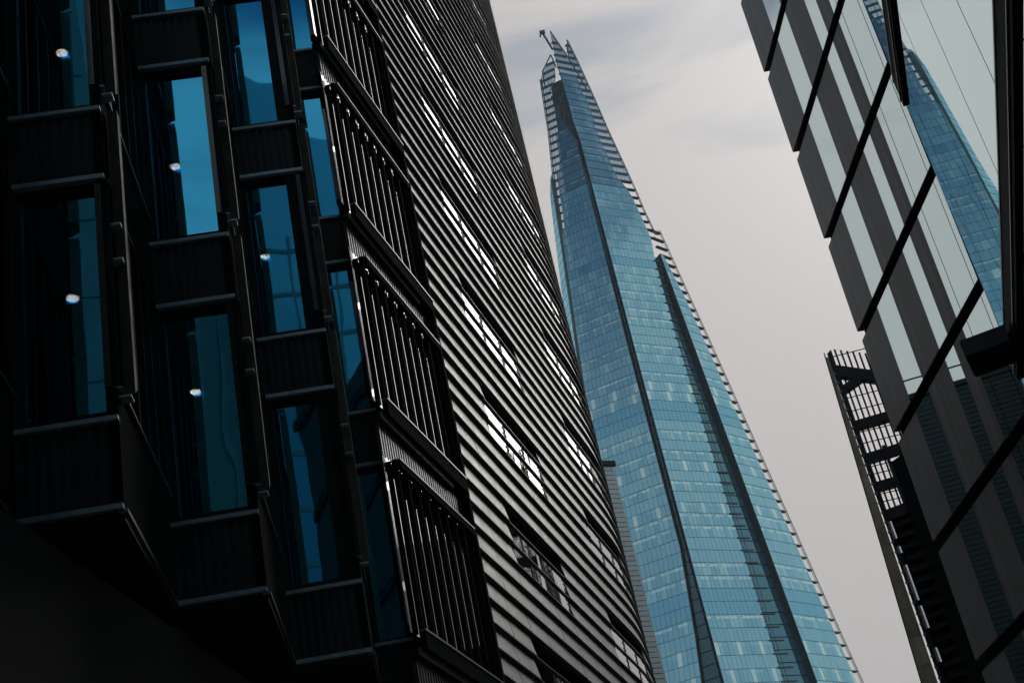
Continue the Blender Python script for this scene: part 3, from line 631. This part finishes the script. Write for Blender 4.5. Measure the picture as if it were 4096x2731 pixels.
# ================================================================== right-hand glass office building
rb = thing('glass_office_building', 'office building with mirrored glass and fluted grey strips on the right', 'building', (16, 32, 0))
ST = [21.85 + H*k for k in range(-6, 6)]
strips = [(42.0, 39.82, 'frit'), (39.80, 38.32, 'g'), (38.30, 36.47, 'frit'), (36.45, 35.59, 'g'), (35.57, 34.67, 'frit'), (34.65, 34.24, 'g'), (34.20, 32.92, 'g'), (32.88, 32.60, 'g')]
for k, zt in enumerate(ST[:-1]):
    z0, z1 = zt+0.01, ST[k+1]-0.36
    for a, b, t in strips:
        tilt = 0.05
        def q(s, off, z): return LF.P(s, off + tilt*(z1-z)/(z1-z0), z)
        d = 0.004 if t == 'frit' else 0.0
        mb = MB().hexa([q(b, -0.12, z0), q(a, -0.12, z0), q(a, d, z0), q(b, d, z0), q(b, -0.12, z1), q(a, -0.12, z1), q(a, d, z1), q(b, d, z1)])
        mb.build('fluted_panel' if t == 'frit' else 'glass_pane', M['frit'] if t == 'frit' else M['mirror_glass'], rb)
    br = MB().box(LF, 32.6, 41.93, -0.22, -0.16, zt-0.36, zt).build('transom', M['bar'], rb)
    MB().box(LF, 32.6, 41.97, -0.16, 0.03, zt-0.01, zt+0.004).build('transom_edge', M['bar_edge'], br)
    MB().box(LF, 32.6, 41.97, -0.16, -0.03, zt-0.365, zt-0.345).build('transom_edge', M['bar_edge'], br)
for k, zt in enumerate(ST[:-1]): MB().box(LF, 20.0, 32.56, -0.12, 0.0, zt+0.01, ST[k+1]-0.36).build('glass_pane', M['mirror_glass'], rb)
MB().box(LF, 20.0, 41.9, -14, -0.24, -EYE, 41).build('building_mass', M['core'], rb)
# nearer stepped-out part of the same street side: mirror glass with single-storey panes
nb_ = thing('mirror_glass_bay', 'tall mirrored glass facade at the right edge reflecting the tower', 'building', (6, 10, 0))
mull = [15.22 - 0.02] + [14.57 - 1.425*q for q in range(22)]
tr_l = [(-1.55+3.88*q, -1.12+3.88*q) for q in range(-0, 8)]
for i, (zb, zt) in enumerate(tr_l[:-1]):
    for a, b in zip(mull[:-1], mull[1:]):
        if a < 4: continue
        pn = MB().box(RF, b+0.012, a-0.012, -0.06, 0.0, zt+0.02, tr_l[i+1][0]-0.02).build('glass_pane', M['mirror_glass'], nb_)
        MB().box(RF, a-0.011, a+0.011, -0.06, -0.012, zt+0.02, tr_l[i+1][0]-0.02).build('mullion', M['bar'], nb_)
for zb, zt in tr_l:
    b = MB().box(RF, -14, 15.2, -0.06, 0.04, zb, zt).build('transom', M['bar'], nb_)
    MB().box(RF, -14, 15.2, 0.04, 0.055, zb+0.08, zb+0.10).build('transom_edge', M['bar_edge'], b)
    MB().box(RF, -14, 15.2, 0.04, 0.048, zt-0.05, zt-0.03).build('transom_edge', M['bar_edge'], b)
MB().box(RF, -14, 15.15, -10, -0.08, -EYE, 27).build('building_mass', M['core'], nb_)
# small box luminaire on the lower transom
FO = RF.P(14.35, 0.055, 6.30)
fl = thing('box_floodlight', 'dark rectangular box light fixed to the mirrored glass facade on the right', 'floodlight', FO)
ul = Vector((*az(110), 0)); dp = Vector((*az(20), 0))
def bx(mb, a0, a1, d0, d1, z0, z1):
    return mb.hexa([FO+ul*a+dp*d+Vector((0, 0, z)) for z in (z0, z1) for a, d in ((a0, d0), (a1, d0), (a1, d1), (a0, d1))])
bx(MB(), -0.50, -0.02, -0.05, 0.55, 0.0, 0.19).build('housing', M['steel'], fl)
bx(MB(), -0.485, -0.035, -0.035, 0.535, -0.02, 0.0).build('lens_frame', M['bar'], fl)
bx(MB(), -0.02, 0.16, 0.10, 0.30, 0.04, 0.15).build('bracket', M['bar'], fl)

# ================================================================== open steel screen beyond the right-hand building
D_S = 62.0
scr = thing('steel_screen', 'dark steel frame with vertical slats and a tan boarded edge behind the right building', 'screen', (14, 60, 0))
ua = Vector((*az(14.2+90), 0)); da = Vector((*az(14.2), 0))
def sp3(a, t, d=0.0): return da*(D_S+d)/1.0 + ua*(math.tan(R(a-14.2))*D_S) + Vector((0, 0, t*D_S + EYE))
def sbar(mb, a0, t0, a1, t1, h0, h1, d0=0.0, d1=0.3):
    return mb.hexa([sp3(a0, t0-h0, d0), sp3(a1, t1-h1, d0), sp3(a1, t1-h1, d1), sp3(a0, t0-h0, d1), sp3(a0, t0, d0), sp3(a1, t1, d0), sp3(a1, t1, d1), sp3(a0, t0, d1)])
nplank = 14
for q in range(nplank):   # tan boards, wedge shaped face
    ta, tb = 0.470 - q*0.020, 0.470-(q+1)*0.020+0.0003
    def ao(t): return 13.30 + (t-0.47)*2.35
    def ai(t): return 13.40 + (t-0.47)*0.35
    p = [sp3(ao(tb), tb, -0.2), sp3(ai(tb), tb, -0.2), sp3(ai(tb), tb, 0.1), sp3(ao(tb), tb, 0.1), sp3(ao(ta), ta, -0.2), sp3(ai(ta), ta, -0.2), sp3(ai(ta), ta, 0.1), sp3(ao(ta), ta, 0.1)]
    MB().hexa(p).build('tan_board', M['tan'], scr)
e = MB(); e.hexa([sp3(12.64, 0.19, -0.25), sp3(12.68, 0.19, -0.25), sp3(12.68, 0.19, 0.2), sp3(12.64, 0.19, 0.2), sp3(13.27, 0.474, -0.25), sp3(13.31, 0.474, -0.25), sp3(13.31, 0.474, 0.2), sp3(13.27, 0.474, 0.2)]).build('edge_plate', M['bar'], scr)
sbar(MB(), 13.40, 0.4735, 13.62, 0.4760, 0.30, 0.30, -0.1, 0.3).build('post', M['steel'], scr)
for q in range(34):
    t = 0.455 - q*0.0076
    MB().tube(sp3(13.43, t, -0.22), sp3(13.43, t, -0.08), 0.065, 8).build('bolt', M['bolt'], scr)
for a0, t0, a1, t1, h0, h1 in ((13.6, 0.4615, 15.4, 0.4440, 0.0095, 0.0095), (13.6, 0.4440, 14.45, 0.4490, 0.005, 0.005), (13.6, 0.4140, 15.4, 0.4130, 0.0062, 0.0062), (13.6, 0.3870, 15.4, 0.3870, 0.0065, 0.0065), (13.6, 0.3640, 15.4, 0.3635, 0.006, 0.006), (13.6, 0.3420, 15.4, 0.3440, 0.008, 0.008)):
    sbar(MB(), a0, t0, a1, t1, h0, h1, -0.25, 0.25).build('beam', M['steel'], scr)
for q in range(8):
    a = 13.76 + q*0.235
    top = 0.4775 - (a-13.6)*0.0095
    bot = 0.337 if a < 14.35 else 0.38
    MB().hexa([sp3(a-0.04, bot, 0.0), sp3(a+0.04, bot, 0.0), sp3(a+0.04, bot, 0.2), sp3(a-0.04, bot, 0.2), sp3(a-0.04, top, 0.0), sp3(a+0.04, top, 0.0), sp3(a+0.04, top, 0.2), sp3(a-0.04, top, 0.2)]).build('slat', M['bar'], scr)
for t in (0.470, 0.434, 0.423, 0.405, 0.396, 0.377, 0.371, 0.355, 0.349):
    MB().bar(sp3(13.6, t+0.0012, 0.1), sp3(15.4, t-0.0012, 0.1), 0.035).build('wire', M['bar'], scr)
sbar(MB(), 14.42, 0.374, 15.6, 0.382, 0.25, 0.25, -0.35, 1.5).build('side_wall', M['bar'], scr)
MB().hexa([sp3(14.32, 0.345, -0.4), sp3(14.46, 0.345, -0.4), sp3(14.46, 0.345, 0.2), sp3(14.32, 0.345, 0.2), sp3(14.28, 0.388, -0.4), sp3(14.42, 0.388, -0.4), sp3(14.42, 0.388, 0.2), sp3(14.28, 0.388, 0.2)]).build('column', M['steel'], scr)
sbar(MB(), 13.5, 0.335, 15.6, 0.338, 0.25, 0.25, 0.0, 1.0).build('lower_wall', M['bar'], scr)
# unseen building behind the screen, extent shaped to darken the lower cladding
def smass(a0, a1, h, d0, d1, nm):
    MB().hexa([sp3(a0, -EYE/D_S, d0), sp3(a1, -EYE/D_S, d0), sp3(a1, -EYE/D_S, d1), sp3(a0, -EYE/D_S, d1), sp3(a0, h/D_S, d0), sp3(a1, h/D_S, d0), sp3(a1, h/D_S, d1), sp3(a0, h/D_S, d1)]).build(nm, M['brick_behind'], scr)
smass(15.3, 30, 21.0, 1.6, 16, 'building_mass'); smass(13.9, 15.28, 20.0, 1.6, 16, 'building_mass')
for q in range(5): sbar(MB(), 15.4, (5+q*3.7)/D_S, 29.8, (5+q*3.7)/D_S, 1.6/D_S, 1.6/D_S, 1.5, 1.58).build('window_band', M['dark_glass'], scr)
for q in range(16):
    t = 0.330 - q*0.0085
    sbar(MB(), 13.75, t, 15.0, t+0.0015, 0.003, 0.003, -0.35, 0.0).build('rib', M['core'], scr)
for a, t0, t1 in ((13.58, 0.331, 0.318), (13.585, 0.312, 0.307), (13.60, 0.298, 0.272), (13.62, 0.268, 0.252), (13.64, 0.238, 0.228)):
    MB().tube(sp3(a, t0, -0.5), sp3(a+0.01, t1, -0.5), 0.10, 8).build('reflection_tube', M['reflection_tube'], scr)  # white tubes stand in for bright reflections on glass tubes

# ================================================================== buildings behind the camera (seen mirrored in the bay windows)
M['concrete_behind'] = principled('grey_render', (0.06, 0.07, 0.07), 0.7, noise=0.2, scale=0.5, stretch=(3, 1, 0.4))
M['blue_behind'] = glass('blue_facade_glass', (0.4, 0.6, 0.75), (0.01, 0.03, 0.04), 0.22, 0.8, 0.12, wave=0.05)
def block(name, label, xb, xt, y0, y1, h, m, bands, joints_x):
    """xb, xt: (left, right) at the base and at the roof; h: roof height at left and right"""
    t = thing(name, label, 'building', (sum(xb)/2, y1, 0))
    def at(f, z, y):
        hh = h[0] + (h[1]-h[0])*f; k = z/max(h); x0 = xb[0]+(xt[0]-xb[0])*k; x1 = xb[1]+(xt[1]-xb[1])*k
        return Vector((x0+(x1-x0)*f, y, min(z, hh)))
    H_ = max(h)
    MB().hexa([at(0, 0, y0), at(1, 0, y0), at(1, 0, y1), at(0, 0, y1), at(0, H_, y0), at(1, H_, y0), at(1, H_, y1), at(0, H_, y1)]).build('wall', m, t)
    if y0 > 0: y0, y1 = y1, y0; y1 -= 0.0
    sg = -1 if y1 > 0 else 1
    z = 3.0
    while bands and z < min(h)-2:
        MB().hexa([at(0.01, z, y1-0.1*sg), at(0.99, z, y1-0.1*sg), at(0.99, z, y1+0.06*sg), at(0.01, z, y1+0.06*sg), at(0.01, z+0.35, y1-0.1*sg), at(0.99, z+0.35, y1-0.1*sg), at(0.99, z+0.35, y1+0.06*sg), at(0.01, z+0.35, y1+0.06*sg)]).build('floor_band', M['facade_behind'], t); z += bands
    for q in range(1, joints_x):
        f = q/joints_x; hh = min(h)-1
        MB().bar(at(f, 1, y1+0.05*sg), at(f, hh, y1+0.05*sg), 0.18).build('mullion', M['facade_behind'], t)
    return t
block('blue_office_block', 'blue glass block mirrored in the right-hand bay windows', (-0.5, 34), (-0.5, 34), -80, -46, (74, 60), M['blue_behind'], 3.9, 12)
block('grey_rendered_block', 'grey block mirrored in the lower windows of the left bays', (-14, -0.6), (-14, -0.6), -80, -47, (60, 55), M['concrete_behind'], 0, 9)
block('dark_tall_block', 'dark tall block mirrored along the left side of the bay windows', (-34, -4.2), (-34, -9.0), -50, -25, (90, 90), M['facade_behind'], 3.9, 14)


# ================================================================== thin summer haze between here and the tower
M['haze'] = bpy.data.materials.new('thin_haze'); M['haze'].use_nodes = True
hn = M['haze'].node_tree; hn.nodes.clear(); ho = hn.nodes.new('ShaderNodeOutputMaterial'); hv = hn.nodes.new('ShaderNodeVolumePrincipled')
hv.inputs['Color'].default_value = (0.80, 0.93, 1.0, 1); hv.inputs['Density'].default_value = 0.00024; hn.links.new(hv.outputs[0], ho.inputs['Volume'])
hz = MB(); hz.v = [(x, y, z) for z in (-1, 320) for x, y in ((-1600, -1600), (1600, -1600), (1600, 1600), (-1600, 1600))]
hz.f = [(0, 3, 2, 1), (4, 5, 6, 7), (0, 1, 5, 4), (1, 2, 6, 5), (2, 3, 7, 6), (3, 0, 4, 7)]
tag(hz.build('haze', M['haze'], kind='stuff'), 'thin pale haze softening the distant glass tower', 'haze')
